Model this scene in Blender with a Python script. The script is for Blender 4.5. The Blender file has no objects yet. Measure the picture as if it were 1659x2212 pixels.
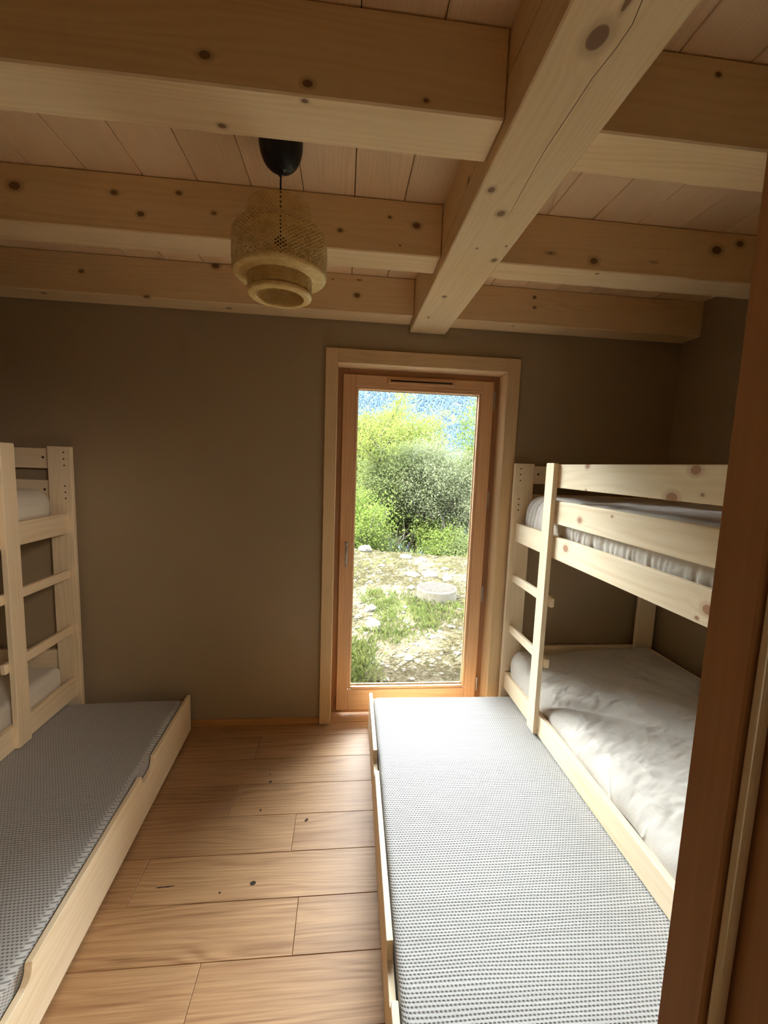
import bpy, bmesh, math, random
import numpy as np
from mathutils import Vector, Matrix, noise

random.seed(7)
S = bpy.context.scene
C = S.collection

# ------------------------------------------------------------------ camera
W_PX, H_PX = 1659, 2212
F_PX = 893.37
YAW, PITCH, ROLL = -0.09761, -0.11087, -0.03522
CAM_Z = 1.58
def cam_rot():
    Rz = Matrix.Rotation(YAW, 3, 'Z'); Rx = Matrix.Rotation(PITCH, 3, 'X'); Ry = Matrix.Rotation(ROLL, 3, 'Y')
    return Rz @ Rx @ Ry
cam_data = bpy.data.cameras.new('camera')
cam_data.sensor_fit = 'HORIZONTAL'; cam_data.sensor_width = 36.0
cam_data.lens = 36.0 * F_PX / W_PX
cam_data.clip_start = 0.02; cam_data.clip_end = 4000
cam = bpy.data.objects.new('camera', cam_data); C.objects.link(cam)
_R = cam_rot()
_M = Matrix((( _R[0][0], _R[0][2], -_R[0][1]), (_R[1][0], _R[1][2], -_R[1][1]), (_R[2][0], _R[2][2], -_R[2][1]))).to_4x4()
_M.translation = Vector((0, 0, CAM_Z))
cam.matrix_world = _M
S.camera = cam

# ------------------------------------------------------------------ light
SKY = 54.0
SUN = 90.0
S.view_settings.view_transform = 'Standard'
S.view_settings.look = 'None'
S.view_settings.gamma = 1.0
S.view_settings.use_curve_mapping = False
S.view_settings.exposure = 0.36
S.cycles.use_denoising = True
S.cycles.max_bounces = 10; S.cycles.diffuse_bounces = 7; S.cycles.use_adaptive_sampling = True; S.cycles.adaptive_threshold = 0.05; S.cycles.transparent_max_bounces = 12
S.cycles.sample_clamp_indirect = 8.0
wd = bpy.data.worlds.new('sky'); S.world = wd; wd.use_nodes = True
bg = wd.node_tree.nodes['Background']
bg.inputs['Color'].default_value = (0.90, 0.95, 1.0, 1); bg.inputs['Strength'].default_value = SKY

sun_d = bpy.data.lights.new('sun', 'SUN'); sun_d.energy = SUN; sun_d.angle = math.radians(4); sun_d.color = (1.0, 0.95, 0.86)
sun = bpy.data.objects.new('sun', sun_d); C.objects.link(sun); sun.location = (-8, 0, 12)
sun.rotation_euler = Vector((0.52, 0.22, -0.82)).to_track_quat('-Z', 'Y').to_euler()

def area(name, loc, size, size_y, direction, energy, color=(1, 1, 1), portal=False):
    d = bpy.data.lights.new(name, 'AREA'); d.shape = 'RECTANGLE'; d.size = size; d.size_y = size_y
    d.energy = energy; d.color = color
    if portal: d.cycles.is_portal = True
    o = bpy.data.objects.new(name, d); C.objects.link(o); o.location = loc
    o.rotation_euler = Vector(direction).to_track_quat('-Z', 'Z').to_euler()
    return o
# the glazed door is the room's daylight opening (sampling portal for the sky, emits nothing itself)
area('door_portal', (0.435, 2.60, 1.10), 0.76, 1.90, (0, -1, 0), 1.0, portal=True)
# added fill light in the unseen hall, brightens the room's left side
area('hall_fill', (1.25, -0.95, 2.44), 0.6, 0.6, (-0.68, 0.62, -0.62), 48.0, (1.0, 0.91, 0.79))

# ------------------------------------------------------------------ helpers
def props(o, label=None, cat=None, group=None, kind=None):
    if label: o['label'] = label
    if cat: o['category'] = cat
    if group: o['group'] = group
    if kind: o['kind'] = kind
    return o

def empty(name, loc=(0, 0, 0), rotz=0.0, **k):
    o = bpy.data.objects.new(name, None); C.objects.link(o)
    o.location = loc; o.rotation_euler = (0, 0, rotz); o.empty_display_size = 0.1
    return props(o, **k)

def mesh_of(name, bm, mat, smooth=False):
    me = bpy.data.meshes.new(name)
    bm.normal_update(); bm.to_mesh(me); bm.free()
    for m in (mat if isinstance(mat, (list, tuple)) else [mat]):
        if m: me.materials.append(m)
    if smooth:
        me.polygons.foreach_set('use_smooth', [True] * len(me.polygons))
    return me

def obj(name, bm, mat, parent=None, loc=(0, 0, 0), rotz=0.0, smooth=False, **k):
    me = bm if isinstance(bm, bpy.types.Mesh) else mesh_of(name, bm, mat, smooth)
    o = bpy.data.objects.new(name, me); C.objects.link(o)
    o.location = loc; o.rotation_euler = (0, 0, rotz)
    if parent: o.parent = parent
    return props(o, **k)

def box(x0, x1, y0, y1, z0, z1, bevel=0.0, seg=1, bm=None, mat_i=0):
    b = bm or bmesh.new()
    if x1 < x0: x0, x1 = x1, x0
    if y1 < y0: y0, y1 = y1, y0
    if z1 < z0: z0, z1 = z1, z0
    r = bmesh.ops.create_cube(b, size=1.0)
    for v in r['verts']:
        v.co = Vector(((x0 + x1) / 2 + v.co.x * (x1 - x0), (y0 + y1) / 2 + v.co.y * (y1 - y0), (z0 + z1) / 2 + v.co.z * (z1 - z0)))
    fs = set(f for v in r['verts'] for f in v.link_faces)
    for f in fs: f.material_index = mat_i
    if bevel > 0:
        es = set(e for v in r['verts'] for e in v.link_edges)
        bmesh.ops.bevel(b, geom=list(es), offset=bevel, segments=seg, profile=0.5, affect='EDGES')
    return b

def prism(pts, axis, a0, a1, bevel=0.0, bm=None):
    """extrude polygon pts (2-D) along axis from a0 to a1. axis 'X': pts=(y,z); 'Y': pts=(x,z); 'Z': pts=(x,y)"""
    b = bm or bmesh.new()
    def mk(p, a):
        return {'X': (a, p[0], p[1]), 'Y': (p[0], a, p[1]), 'Z': (p[0], p[1], a)}[axis]
    v0 = [b.verts.new(mk(p, a0)) for p in pts]; v1 = [b.verts.new(mk(p, a1)) for p in pts]
    n = len(pts)
    f = [b.faces.new(v0), b.faces.new(v1[::-1])]
    for i in range(n): f.append(b.faces.new((v0[i], v1[i], v1[(i + 1) % n], v0[(i + 1) % n])))
    bmesh.ops.recalc_face_normals(b, faces=f)
    if bevel:
        es = set(f[0].edges) | set(f[1].edges)
        bmesh.ops.bevel(b, geom=list(es), offset=bevel, segments=1, affect='EDGES')
    return b

def lathe(profile, seg=32, center=(0, 0, 0), bm=None, close=False):
    b = bm or bmesh.new()
    rings = []
    for r, z in profile:
        if r < 1e-6:
            rings.append([b.verts.new((center[0], center[1], center[2] + z))])
        else:
            rings.append([b.verts.new((center[0] + r * math.cos(2 * math.pi * i / seg), center[1] + r * math.sin(2 * math.pi * i / seg), center[2] + z)) for i in range(seg)])
    for A, B in zip(rings, rings[1:]):
        for i in range(seg):
            j = (i + 1) % seg
            if len(A) == 1 and len(B) == 1: continue
            if len(A) == 1: b.faces.new((A[0], B[j], B[i]))
            elif len(B) == 1: b.faces.new((A[i], A[j], B[0]))
            else: b.faces.new((A[i], A[j], B[j], B[i]))
    bmesh.ops.recalc_face_normals(b, faces=b.faces[:])
    return b

def tube(path, r, seg=8, bm=None, cap=True):
    b = bm or bmesh.new()
    rr = r if isinstance(r, (list, tuple)) else [r] * len(path)
    P = [Vector(p) for p in path]; rings = []
    up = Vector((0.13, 0.31, 0.94)).normalized()
    for i, p in enumerate(P):
        t = (P[min(i + 1, len(P) - 1)] - P[max(i - 1, 0)]).normalized()
        a = t.cross(up)
        if a.length < 1e-3: a = t.cross(Vector((1, 0, 0)))
        a.normalize(); c = t.cross(a).normalized()
        rings.append([b.verts.new(p + (a * math.cos(2 * math.pi * k / seg) + c * math.sin(2 * math.pi * k / seg)) * rr[i]) for k in range(seg)])
    for A, B in zip(rings, rings[1:]):
        for k in range(seg):
            j = (k + 1) % seg
            b.faces.new((A[k], A[j], B[j], B[k]))
    if cap:
        b.faces.new(rings[0][::-1]); b.faces.new(rings[-1])
    return b

def soft_slab(x0, x1, y0, y1, z0, z1, r, nx, ny, nz, disp=None):
    """rounded box made of grids; disp(co, n) -> displaced co"""
    b = bmesh.new()
    lo = Vector((x0 + r, y0 + r, z0 + r)); hi = Vector((x1 - r, y1 - r, z1 - r))
    def ticks(a, c, n):
        t = []
        for i in range(n + 1):
            t.append(a + (c - a) * i / n)
        # extra ticks in the rounded rims
        for k in range(1, 4):
            t += [a + r * k / 3.0 * 0.98, c - r * k / 3.0 * 0.98]
        return sorted(set(round(q, 5) for q in t))
    tx, ty, tz = ticks(x0, x1, nx), ticks(y0, y1, ny), ticks(z0, z1, nz)
    cache = {}
    def V(p):
        k = (round(p[0], 5), round(p[1], 5), round(p[2], 5))
        if k in cache: return cache[k]
        q = Vector(p)
        c = Vector((min(max(q.x, lo.x), hi.x), min(max(q.y, lo.y), hi.y), min(max(q.z, lo.z), hi.z)))
        n = q - c
        if n.length < 1e-9: n = Vector((0, 0, 1))
        n.normalize()
        q = c + n * r
        if disp: q = disp(q, n)
        cache[k] = b.verts.new(q); return cache[k]
    def face(u, v, f):
        for i in range(len(u) - 1):
            for j in range(len(v) - 1):
                vs = [f(u[i], v[j]), f(u[i + 1], v[j]), f(u[i + 1], v[j + 1]), f(u[i], v[j + 1])]
                vv = [V(p) for p in vs]
                if len(set(vv)) == 4: b.faces.new(vv)
                elif len(set(vv)) == 3:
                    q = []
                    for t in vv:
                        if t not in q: q.append(t)
                    b.faces.new(q)
    face(tx, ty, lambda a, c: (a, c, z1)); face(tx, ty, lambda a, c: (a, c, z0))
    face(tx, tz, lambda a, c: (a, y0, c)); face(tx, tz, lambda a, c: (a, y1, c))
    face(ty, tz, lambda a, c: (x0, a, c)); face(ty, tz, lambda a, c: (x1, a, c))
    bmesh.ops.recalc_face_normals(b, faces=b.faces[:])
    return b

# ------------------------------------------------------------------ materials
class NT:
    def __init__(s, name):
        s.m = bpy.data.materials.new(name); s.m.use_nodes = True
        s.t = s.m.node_tree; s.t.nodes.clear()
        s.out = s.n('ShaderNodeOutputMaterial')
    def n(s, typ, **kw):
        o = s.t.nodes.new(typ)
        for k, v in kw.items(): setattr(o, k, v)
        return o
    def set(s, inp, v):
        if hasattr(v, 'is_output') or isinstance(v, bpy.types.NodeSocket): s.t.links.new(v, inp)
        else: inp.default_value = v
    def math(s, op, a, b=None, c=None, clamp=False):
        o = s.n('ShaderNodeMath', operation=op); o.use_clamp = clamp
        s.set(o.inputs[0], a)
        if b is not None: s.set(o.inputs[1], b)
        if c is not None: s.set(o.inputs[2], c)
        return o.outputs[0]
    def vmath(s, op, a, b=None, out=0):
        o = s.n('ShaderNodeVectorMath', operation=op); s.set(o.inputs[0], a)
        if b is not None: s.set(o.inputs[1], b)
        return o.outputs[out]
    def mix(s, f, a, b, blend='MIX'):
        o = s.n('ShaderNodeMix', data_type='RGBA', blend_type=blend)
        s.set(o.inputs[0], f)
        s.set(o.inputs[6], a if not isinstance(a, tuple) else (*a[:3], 1)); s.set(o.inputs[7], b if not isinstance(b, tuple) else (*b[:3], 1))
        return o.outputs[2]
    def noise(s, vec, scale, detail=3, rough=0.55):
        o = s.n('ShaderNodeTexNoise'); s.set(o.inputs['Vector'], vec)
        o.inputs['Scale'].default_value = scale; o.inputs['Detail'].default_value = detail; o.inputs['Roughness'].default_value = rough
        return o.outputs[0]
    def range(s, v, a, b, c=0.0, d=1.0, smooth=False):
        o = s.n('ShaderNodeMapRange'); o.interpolation_type = 'SMOOTHSTEP' if smooth else 'LINEAR'
        s.set(o.inputs[0], v)
        for i, q in enumerate((a, b, c, d)): o.inputs[1 + i].default_value = q
        return o.outputs[0]
    def bsdf(s, color, rough=0.5, bump=None, bump_s=0.3, bump_d=0.002, spec=0.4, metal=0.0, **kw):
        p = s.n('ShaderNodeBsdfPrincipled')
        s.set(p.inputs['Base Color'], color if not isinstance(color, tuple) else (*color[:3], 1))
        s.set(p.inputs['Roughness'], rough); p.inputs['Specular IOR Level'].default_value = spec; p.inputs['Metallic'].default_value = metal
        for k, v in kw.items(): s.set(p.inputs[k], v)
        if bump is not None:
            b = s.n('ShaderNodeBump'); b.inputs['Strength'].default_value = bump_s; b.inputs['Distance'].default_value = bump_d
            s.set(b.inputs['Height'], bump); s.t.links.new(b.outputs[0], p.inputs['Normal'])
        s.t.links.new(p.outputs[0], s.out.inputs[0])
        return s.m

def lin(r, g, b):
    f = lambda c: (c / 255 / 12.92) if c / 255 <= 0.04045 else ((c / 255 + 0.055) / 1.055) ** 2.4
    return (f(r), f(g), f(b))

def wood(name, light, dark, axis='X', freq=55.0, ring=0.35, streak=0.25, rough=0.62, knots=(), auto=0.0, knot_col=(0.16, 0.08, 0.035),
         rand=0.0, var=0.10, warp=1.0, cross=(1.0, 0.8), spec=0.3, ashift=0.0):
    t = NT(name)
    co = t.n('ShaderNodeTexCoord').outputs['Object']
    P = co
    if rand:
        oi = t.n('ShaderNodeObjectInfo')
        off = t.n('ShaderNodeCombineXYZ')
        t.set(off.inputs[0], t.math('MULTIPLY', oi.outputs['Random'], 37.0 * rand)); t.set(off.inputs[1], t.math('MULTIPLY', oi.outputs['Random'], 91.0 * rand)); t.set(off.inputs[2], t.math('MULTIPLY', oi.outputs['Random'], 53.0 * rand))
        P = t.vmath('ADD', co, off.outputs[0])
    ax = 'XYZ'.index(axis)
    def sc(along, across):
        v = [across] * 3; v[ax] = along
        return t.vmath('MULTIPLY', P, tuple(v))
    sep = t.n('ShaderNodeSeparateXYZ'); t.set(sep.inputs[0], P)
    oth = [i for i in range(3) if i != ax]
    u = t.math('ADD', t.math('MULTIPLY', sep.outputs[oth[0]], cross[0]), t.math('MULTIPLY', sep.outputs[oth[1]], cross[1]))
    lo = t.noise(sc(0.55, 4.0), 1.3, 2, 0.5)
    u = t.math('ADD', u, t.math('ADD', t.math('MULTIPLY', t.math('SUBTRACT', lo, 0.5), 0.22 * warp), t.math('MULTIPLY', t.math('SUBTRACT', t.noise(sc(1.6, 14.0), 1.5, 2), 0.5), 0.03)))
    mask = None
    # placed knots (object space): (x, y, z, radius[, elongation])
    for kn in knots:
        x, y, z, r = kn[:4]; el = kn[4] if len(kn) > 4 else 1.4
        s = [1.0 / r] * 3; s[ax] = 1.0 / (r * el)
        d = t.vmath('LENGTH', t.vmath('MULTIPLY', t.vmath('SUBTRACT', P, (x, y, z)), tuple(s)), out=1)
        m = t.range(d, 0.75, 1.05, 1.0, 0.0, True)
        wv = t.range(d, 0.8, 3.6, 1.0, 0.0, True)
        u = t.math('MULTIPLY_ADD', wv, r * 1.3, u)
        halo = t.range(d, 1.0, 1.9, 0.35, 0.0, True)
        mm = t.math('MAXIMUM', m, halo)
        mask = mm if mask is None else t.math('MAXIMUM', mask, mm)
    if auto:
        vo = t.n('ShaderNodeTexVoronoi', feature='F1'); t.set(vo.inputs['Vector'], sc(0.55, 1.0)); vo.inputs['Scale'].default_value = auto
        sc2 = t.n('ShaderNodeSeparateColor'); t.set(sc2.inputs[0], vo.outputs['Color'])
        on = t.math('GREATER_THAN', sc2.outputs[0], 0.35)
        d = vo.outputs['Distance']
        rr = t.range(sc2.outputs[1], 0, 1, 0.045, 0.11)
        dd = t.math('DIVIDE', d, rr)
        m = t.math('MULTIPLY', t.range(dd, 0.75, 1.05, 1.0, 0.0, True), on)
        halo = t.math('MULTIPLY', t.range(dd, 1.0, 2.0, 0.3, 0.0, True), on)
        wv = t.math('MULTIPLY', t.range(dd, 0.7, 4.0, 1.0, 0.0, True), on)
        u = t.math('MULTIPLY_ADD', wv, 0.02, u)
        mm = t.math('MAXIMUM', m, halo)
        mask = mm if mask is None else t.math('MAXIMUM', mask, mm)
    rings = t.math('MULTIPLY_ADD', t.math('SINE', t.math('MULTIPLY', u, freq * 6.2832)), 0.5, 0.5)
    rings = t.math('MULTIPLY', t.math('POWER', rings, 1.6), t.range(t.noise(sc(0.8, 9.0), 2.0, 2), 0.35, 0.7, 0.15, 1.0))
    fine = t.noise(sc(1.2, 60.0), 2.5, 3, 0.6)
    blot = t.noise(sc(1.0, 3.0), 1.1, 3, 0.5)
    f = t.math('ADD', t.math('MULTIPLY', rings, ring), t.math('MULTIPLY', t.range(fine, 0.35, 0.7), streak))
    f = t.math('ADD', f, t.math('MULTIPLY', t.range(blot, 0.35, 0.7), 0.3), clamp=True)
    col = t.mix(f, light, dark)
    if var:
        oi2 = t.n('ShaderNodeObjectInfo')
        hs = t.n('ShaderNodeHueSaturation'); t.set(hs.inputs['Color'], col)
        t.set(hs.inputs['Value'], t.range(oi2.outputs['Random'], 0, 1, 1 - var, 1 + var))
        col = hs.outputs[0]
    if mask is not None: col = t.mix(mask, col, knot_col)
    return t.bsdf(col, rough, bump=fine, bump_s=0.12, bump_d=0.001, spec=spec)

PINE_L, PINE_D = lin(238, 210, 166), lin(210, 174, 122)
KC = lin(112, 74, 42)
M = {}
M['board_ceiling'] = wood('ceiling_board_wood', lin(236, 206, 166), lin(208, 172, 128), 'Y', freq=70, ring=0.26, streak=0.18, auto=5.5, rand=1.0, var=0.06, knot_col=lin(98, 58, 32), warp=0.6)
M['pine_x'] = wood('pine_along_x', PINE_L, PINE_D, 'X', auto=2.2, rand=1.0, knot_col=KC)
M['casing'] = wood('casing_wood', lin(224, 194, 152), lin(198, 162, 116), 'Z', freq=70, auto=4.5, rand=1.0, var=0.04, knot_col=lin(120, 70, 38))
M['casing_x'] = wood('casing_wood_x', lin(224, 194, 152), lin(198, 162, 116), 'X', freq=70, auto=4.5, rand=1.0, var=0.04, knot_col=lin(120, 70, 38))
M['sash'] = wood('sash_wood', lin(216, 174, 132), lin(190, 140, 96), 'Z', freq=45, ring=0.4, rand=1.0, var=0.05, warp=0.6)
M['sash_x'] = wood('sash_wood_x', lin(216, 174, 132), lin(190, 140, 96), 'X', freq=45, ring=0.4, rand=1.0, var=0.05, warp=0.6)
M['frame'] = wood('frame_wood', lin(172, 126, 88), lin(142, 98, 64), 'Z', freq=45, rand=1.0, var=0.05, warp=0.5)
M['frame_x'] = wood('frame_wood_x', lin(172, 126, 88), lin(142, 98, 64), 'X', freq=45, rand=1.0, var=0.05, warp=0.5)
M['jamb'] = wood('jamb_wood', lin(186, 142, 98), lin(156, 114, 74), 'Z', freq=40, rand=1.0, var=0.04, warp=0.4)
BK_L, BK_D = lin(244, 226, 196), lin(222, 194, 150)
M['bunk_z'] = wood('bunk_wood_upright', BK_L, BK_D, 'Z', freq=50, ring=0.35, rand=1.0, var=0.04, auto=1.6, knot_col=lin(150, 100, 66))
M['bunk_y'] = wood('bunk_wood_long', BK_L, BK_D, 'Y', freq=32, ring=0.4, rand=1.0, var=0.05, auto=1.5, knot_col=lin(160, 104, 72), warp=1.4)
M['bunk_x'] = wood('bunk_wood_short', BK_L, BK_D, 'X', freq=40, rand=1.0, var=0.05)
M['oak'] = wood('oak_floor', lin(190, 150, 108), lin(138, 97, 60), 'X', freq=34, ring=0.46, streak=0.55, rough=0.52, rand=1.0, var=0.11, auto=3.4, knot_col=lin(70, 42, 22), warp=1.8, spec=0.4)
M['skirt'] = wood('skirting_oak', lin(190, 140, 84), lin(150, 98, 50), 'X', freq=30, rand=1.0, var=0.02)

def plain(name, col, rough=0.5, **k): 
    return NT(name).bsdf(col, rough, **k)
M['black'] = plain('black_plastic', (0.006, 0.006, 0.007), 0.45)
M['metal'] = plain('brushed_metal', (0.45, 0.43, 0.40), 0.35, metal=0.9)
M['dark_hole'] = plain('dark_hole', (0.03, 0.018, 0.01), 0.9)
M['gasket'] = plain('cream_rubber', lin(226, 212, 178), 0.6)
M['backing'] = plain('dark_backing', (0.05, 0.03, 0.015), 0.9)
M['white_plastic'] = plain('white_plastic', (0.8, 0.8, 0.8), 0.35)

def wall_mat():
    t = NT('taupe_wall_paint'); co = t.n('ShaderNodeTexCoord').outputs['Object']
    n = t.noise(co, 180, 3); n2 = t.noise(co, 1.2, 2)
    col = t.mix(t.range(n2, 0.35, 0.65), lin(164, 144, 116), lin(158, 138, 110))
    return t.bsdf(col, 0.85, bump=n, bump_s=0.15, bump_d=0.001, spec=0.2)
M['wall'] = wall_mat()

def glass_mat():
    t = NT('window_glass')
    tr = t.n('ShaderNodeBsdfTransparent'); tr.inputs[0].default_value = (0.97, 0.985, 0.97, 1)
    gl = t.n('ShaderNodeBsdfGlossy'); gl.inputs['Roughness'].default_value = 0.01
    fr = t.n('ShaderNodeFresnel'); fr.inputs[0].default_value = 1.35
    mx = t.n('ShaderNodeMixShader'); t.set(mx.inputs[0], fr.outputs[0]); t.t.links.new(tr.outputs[0], mx.inputs[1]); t.t.links.new(gl.outputs[0], mx.inputs[2])
    t.t.links.new(mx.outputs[0], t.out.inputs[0]); return t.m
M['glass'] = glass_mat()

def knit_mat(name, base, dot, px=0.011, py=0.009):
    t = NT(name); co = t.n('ShaderNodeTexCoord').outputs['Object']
    wob = t.noise(t.vmath('MULTIPLY', co, (1.5, 9.0, 1.0)), 1.0, 2)
    sep = t.n('ShaderNodeSeparateXYZ'); t.set(sep.inputs[0], co)
    yy = t.math('MULTIPLY_ADD', t.math('SUBTRACT', wob, 0.5), 0.02, t.math('ADD', sep.outputs[1], sep.outputs[2]))
    v = t.math('DIVIDE', yy, py)
    row = t.math('FLOOR', v)
    u = t.math('ADD', t.math('DIVIDE', t.math('ADD', sep.outputs[0], sep.outputs[2]), px), t.math('MULTIPLY', t.math('MODULO', t.math('ABSOLUTE', row), 2.0), 0.5))
    fu = t.math('SUBTRACT', t.math('FRACT', u), 0.5); fv = t.math('SUBTRACT', t.math('FRACT', v), 0.5)
    d = t.math('SQRT', t.math('ADD', t.math('MULTIPLY', t.math('MULTIPLY', fu, fu), 0.75), t.math('MULTIPLY', t.math('MULTIPLY', fv, fv), 1.3)))
    h = t.range(d, 0.12, 0.44, 0.0, 1.0, True)
    wr = t.noise(t.vmath('MULTIPLY', co, (0.7, 14.0, 1.0)), 1.6, 3)
    col = t.mix(h, dot, base)  # dimples darkened in colour to stand in for their shade
    hh = t.math('MULTIPLY_ADD', wr, 1.6, h)
    return t.bsdf(col, 0.9, bump=hh, bump_s=0.55, bump_d=0.003, spec=0.15, **{'Sheen Weight': 0.15})
M['knit'] = knit_mat('white_waffle_knit', lin(180, 178, 175), lin(122, 119, 118))

def cloth_mat(name, a, b, scale=9.0, bump=0.5, bd=0.006):
    t = NT(name); co = t.n('ShaderNodeTexCoord').outputs['Object']
    w = t.noise(co, 2.2, 2)
    wv = t.n('ShaderNodeVectorMath', operation='ADD'); t.set(wv.inputs[0], t.vmath('MULTIPLY', co, (1.0, 0.55, 1.0)))
    t.set(wv.inputs[1], t.math('MULTIPLY', w, 0.5))
    o = t.n('ShaderNodeTexNoise'); o.noise_type = 'RIDGED_MULTIFRACTAL'; t.set(o.inputs['Vector'], wv.outputs[0]); o.inputs['Scale'].default_value = scale; o.inputs['Detail'].default_value = 4; o.inputs['Roughness'].default_value = 0.5
    n2 = t.noise(co, 260, 2)
    o2 = t.n('ShaderNodeTexNoise'); o2.noise_type = 'RIDGED_MULTIFRACTAL'; t.set(o2.inputs['Vector'], t.vmath('ADD', wv.outputs[0], (3.1, 1.7, 0.4))); o2.inputs['Scale'].default_value = scale * 3.2; o2.inputs['Detail'].default_value = 2; o2.inputs['Distortion'].default_value = 0.6
    hh = t.math('ADD', t.math('MULTIPLY_ADD', o2.outputs[0], 0.30, o.outputs[0]), t.math('MULTIPLY', n2, 0.04))
    col = t.mix(t.range(w, 0.3, 0.7), a, b)
    return t.bsdf(col, 0.85, bump=hh, bump_s=bump, bump_d=bd, spec=0.15, **{'Sheen Weight': 0.1})
M['sheet'] = cloth_mat('washed_cotton_sheet', lin(204, 197, 187), lin(194, 187, 177), 5.0, 1.0, 0.018)
M['sheet_white'] = cloth_mat('white_fitted_sheet', lin(226, 218, 204), lin(216, 208, 194), 3.0, 0.15, 0.004)

# ------------------------------------------------------------------ room shell
XL, XR = -2.435, 1.990            # left and right walls
YW, YN = 2.403, 0.350             # window wall, near wall (room faces)
ZC = 2.557                        # board ceiling
DX0, DX1, DZ1 = -0.052, 0.923, 2.142   # clear door opening inside the casing
PITCH_B = 0.1845

# floor: screed + planks
floor = obj('floor', box(XL - 0.15, XR + 0.15, -1.40, 2.62, -0.12, -0.016), M['backing'], kind='structure', label='wide oak plank floor running across the room', cat=None)
floor_h0 = -0.015
rows = []
JY = 2.2890
seams = {0: [-0.092], 1: [-0.446], 2: [-1.20, 0.75], 3: [-0.483], 4: [-0.181], 5: [-0.731], 6: [-0.131], 7: [-0.414], 8: [-1.0, 0.6], 9: [-0.3], 10: [-0.9, 0.9], 11: [0.2], 12: [-0.6]}
plank_cache = {}
for r in range(-1, 13):
    y1 = JY - 0.184 * (r - 1); y0 = y1 - 0.184
    xs = [XL] + [s for s in seams.get(r, [0.1]) ]
    s0 = seams.get(r, [0.1])
    xs = sorted(set([XL, XR] + [q for s in s0 for q in (s - 1.95, s, s + 1.95) if XL + 0.12 < q < XR - 0.12]))
    if r <= -1: xs = [-0.10, 0.97]                # threshold strip inside the door reveal
    yy1 = min(y1, 2.403) if r >= 0 else 2.513
    if r == 0: yy1 = 2.403
    if r == -1: y0 = 2.405
    for a, c in zip(xs, xs[1:]):
        bm = box(-(c - a) / 2 + 0.0007, (c - a) / 2 - 0.0007, -(yy1 - y0) / 2 + 0.0006, (yy1 - y0) / 2 - 0.0006, floor_h0, 0.0, bevel=0.0012)
        obj('floor_plank', bm, M['oak'], floor, loc=((a + c) / 2, (y0 + yy1) / 2, 0))

def shake(name, x, y, lx, ly, rot=0.0):
    n = 14; b = bmesh.new()
    top = [b.verts.new((lx * math.cos(2 * math.pi * k / n), ly * math.sin(2 * math.pi * k / n) * (1 + 0.25 * math.sin(3 * k)), 0.0004)) for k in range(n)]
    bot = [b.verts.new((v.co.x, v.co.y, -0.002)) for v in top]
    b.faces.new(top)
    for k in range(n): b.faces.new((top[k], bot[k], bot[(k + 1) % n], top[(k + 1) % n]))
    obj(name, b, M['dark_hole'], floor, loc=(x, y, 0), rotz=rot)
shake('wood_knot', -0.307, 1.430, 0.011, 0.008, 0.2); shake('wood_knot', -0.42, 1.402, 0.004, 0.004); shake('wood_knot', -0.330, 1.935, 0.007, 0.006); shake('wood_knot', -0.340, 1.985, 0.004, 0.003)
shake('wood_crack', -0.625, 1.436, 0.034, 0.0022, 0.05); shake('wood_crack', -0.470, 1.030, 0.040, 0.0028, 0.05); shake('wood_knot', -0.132, 1.700, 0.010, 0.006, 0.9); shake('wood_knot', -0.345, 1.765, 0.004, 0.006)

# ceiling: boards along the depth of the room on a slab
ceiling = obj('ceiling', box(XL - 0.2, XR + 0.2, -1.40, 2.64, ZC + 0.022, ZC + 0.16), M['backing'], kind='structure', label='ceiling of long pale pine boards above the beams')
x = 0.0115 - PITCH_B * 14
bm = box(-PITCH_B / 2 + 0.0012, PITCH_B / 2 - 0.0012, YN + 0.002, YW - 0.002, ZC, ZC + 0.020, bevel=0.0025)
board_me = mesh_of('ceiling_board', bm, M['board_ceiling'])
while x < XR + 0.02:
    if x + PITCH_B > XL:
        a, c = max(x, XL + 0.001), min(x + PITCH_B, XR - 0.001)
        if c - a > PITCH_B - 0.001: obj('ceiling_board', board_me, None, ceiling, loc=((a + c) / 2, 0, 0))
        elif c - a > 0.02: obj('ceiling_board', box(-(c - a) / 2 + 0.001, (c - a) / 2 - 0.001, YN + 0.002, YW - 0.002, ZC, ZC + 0.020, bevel=0.0025), M['board_ceiling'], ceiling, loc=((a + c) / 2, 0, 0))
    x += PITCH_B

# walls
T = 0.22
bm = box(XL, DX0 - 0.02, YW, YW + T, -0.10, ZC + 0.02)
box(DX1 + 0.02, XR, YW, YW + T, -0.10, ZC + 0.02, bm=bm)
box(DX0 - 0.02, DX1 + 0.02, YW, YW + T, DZ1 + 0.02, ZC + 0.02, bm=bm)
box(DX0 - 0.02, DX1 + 0.02, YW, YW + T, -0.10, -0.016, bm=bm)
obj('wall_far', bm, M['wall'], kind='structure', label='taupe wall around the glazed door')
obj('wall_left', box(XL - 0.15, XL, -1.40, YW + T, -0.10, ZC + 0.02), M['wall'], kind='structure', label='taupe wall behind the left bunk')
obj('wall_right', box(XR, XR + 0.15, -1.40, YW + T, -0.10, ZC + 0.02), M['wall'], kind='structure', label='taupe wall behind the right bunk')
NX0, NX1, NZ = -0.50, 0.385, 2.16
bm = box(XL, NX0, YN - 0.12, YN, 0.0, ZC)
box(NX1, XR, YN - 0.12, YN, 0.0, ZC, bm=bm)
box(NX0, NX1, YN - 0.12, YN, NZ, ZC, bm=bm)
obj('wall_near', bm, M['wall'], kind='structure', label='taupe wall holding the doorway nearest the camera')
obj('wall_hall', box(XL - 0.15, XR + 0.15, -1.55, -1.40, -0.10, ZC + 0.02), M['wall'], kind='structure', label='hall wall behind the doorway')

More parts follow.
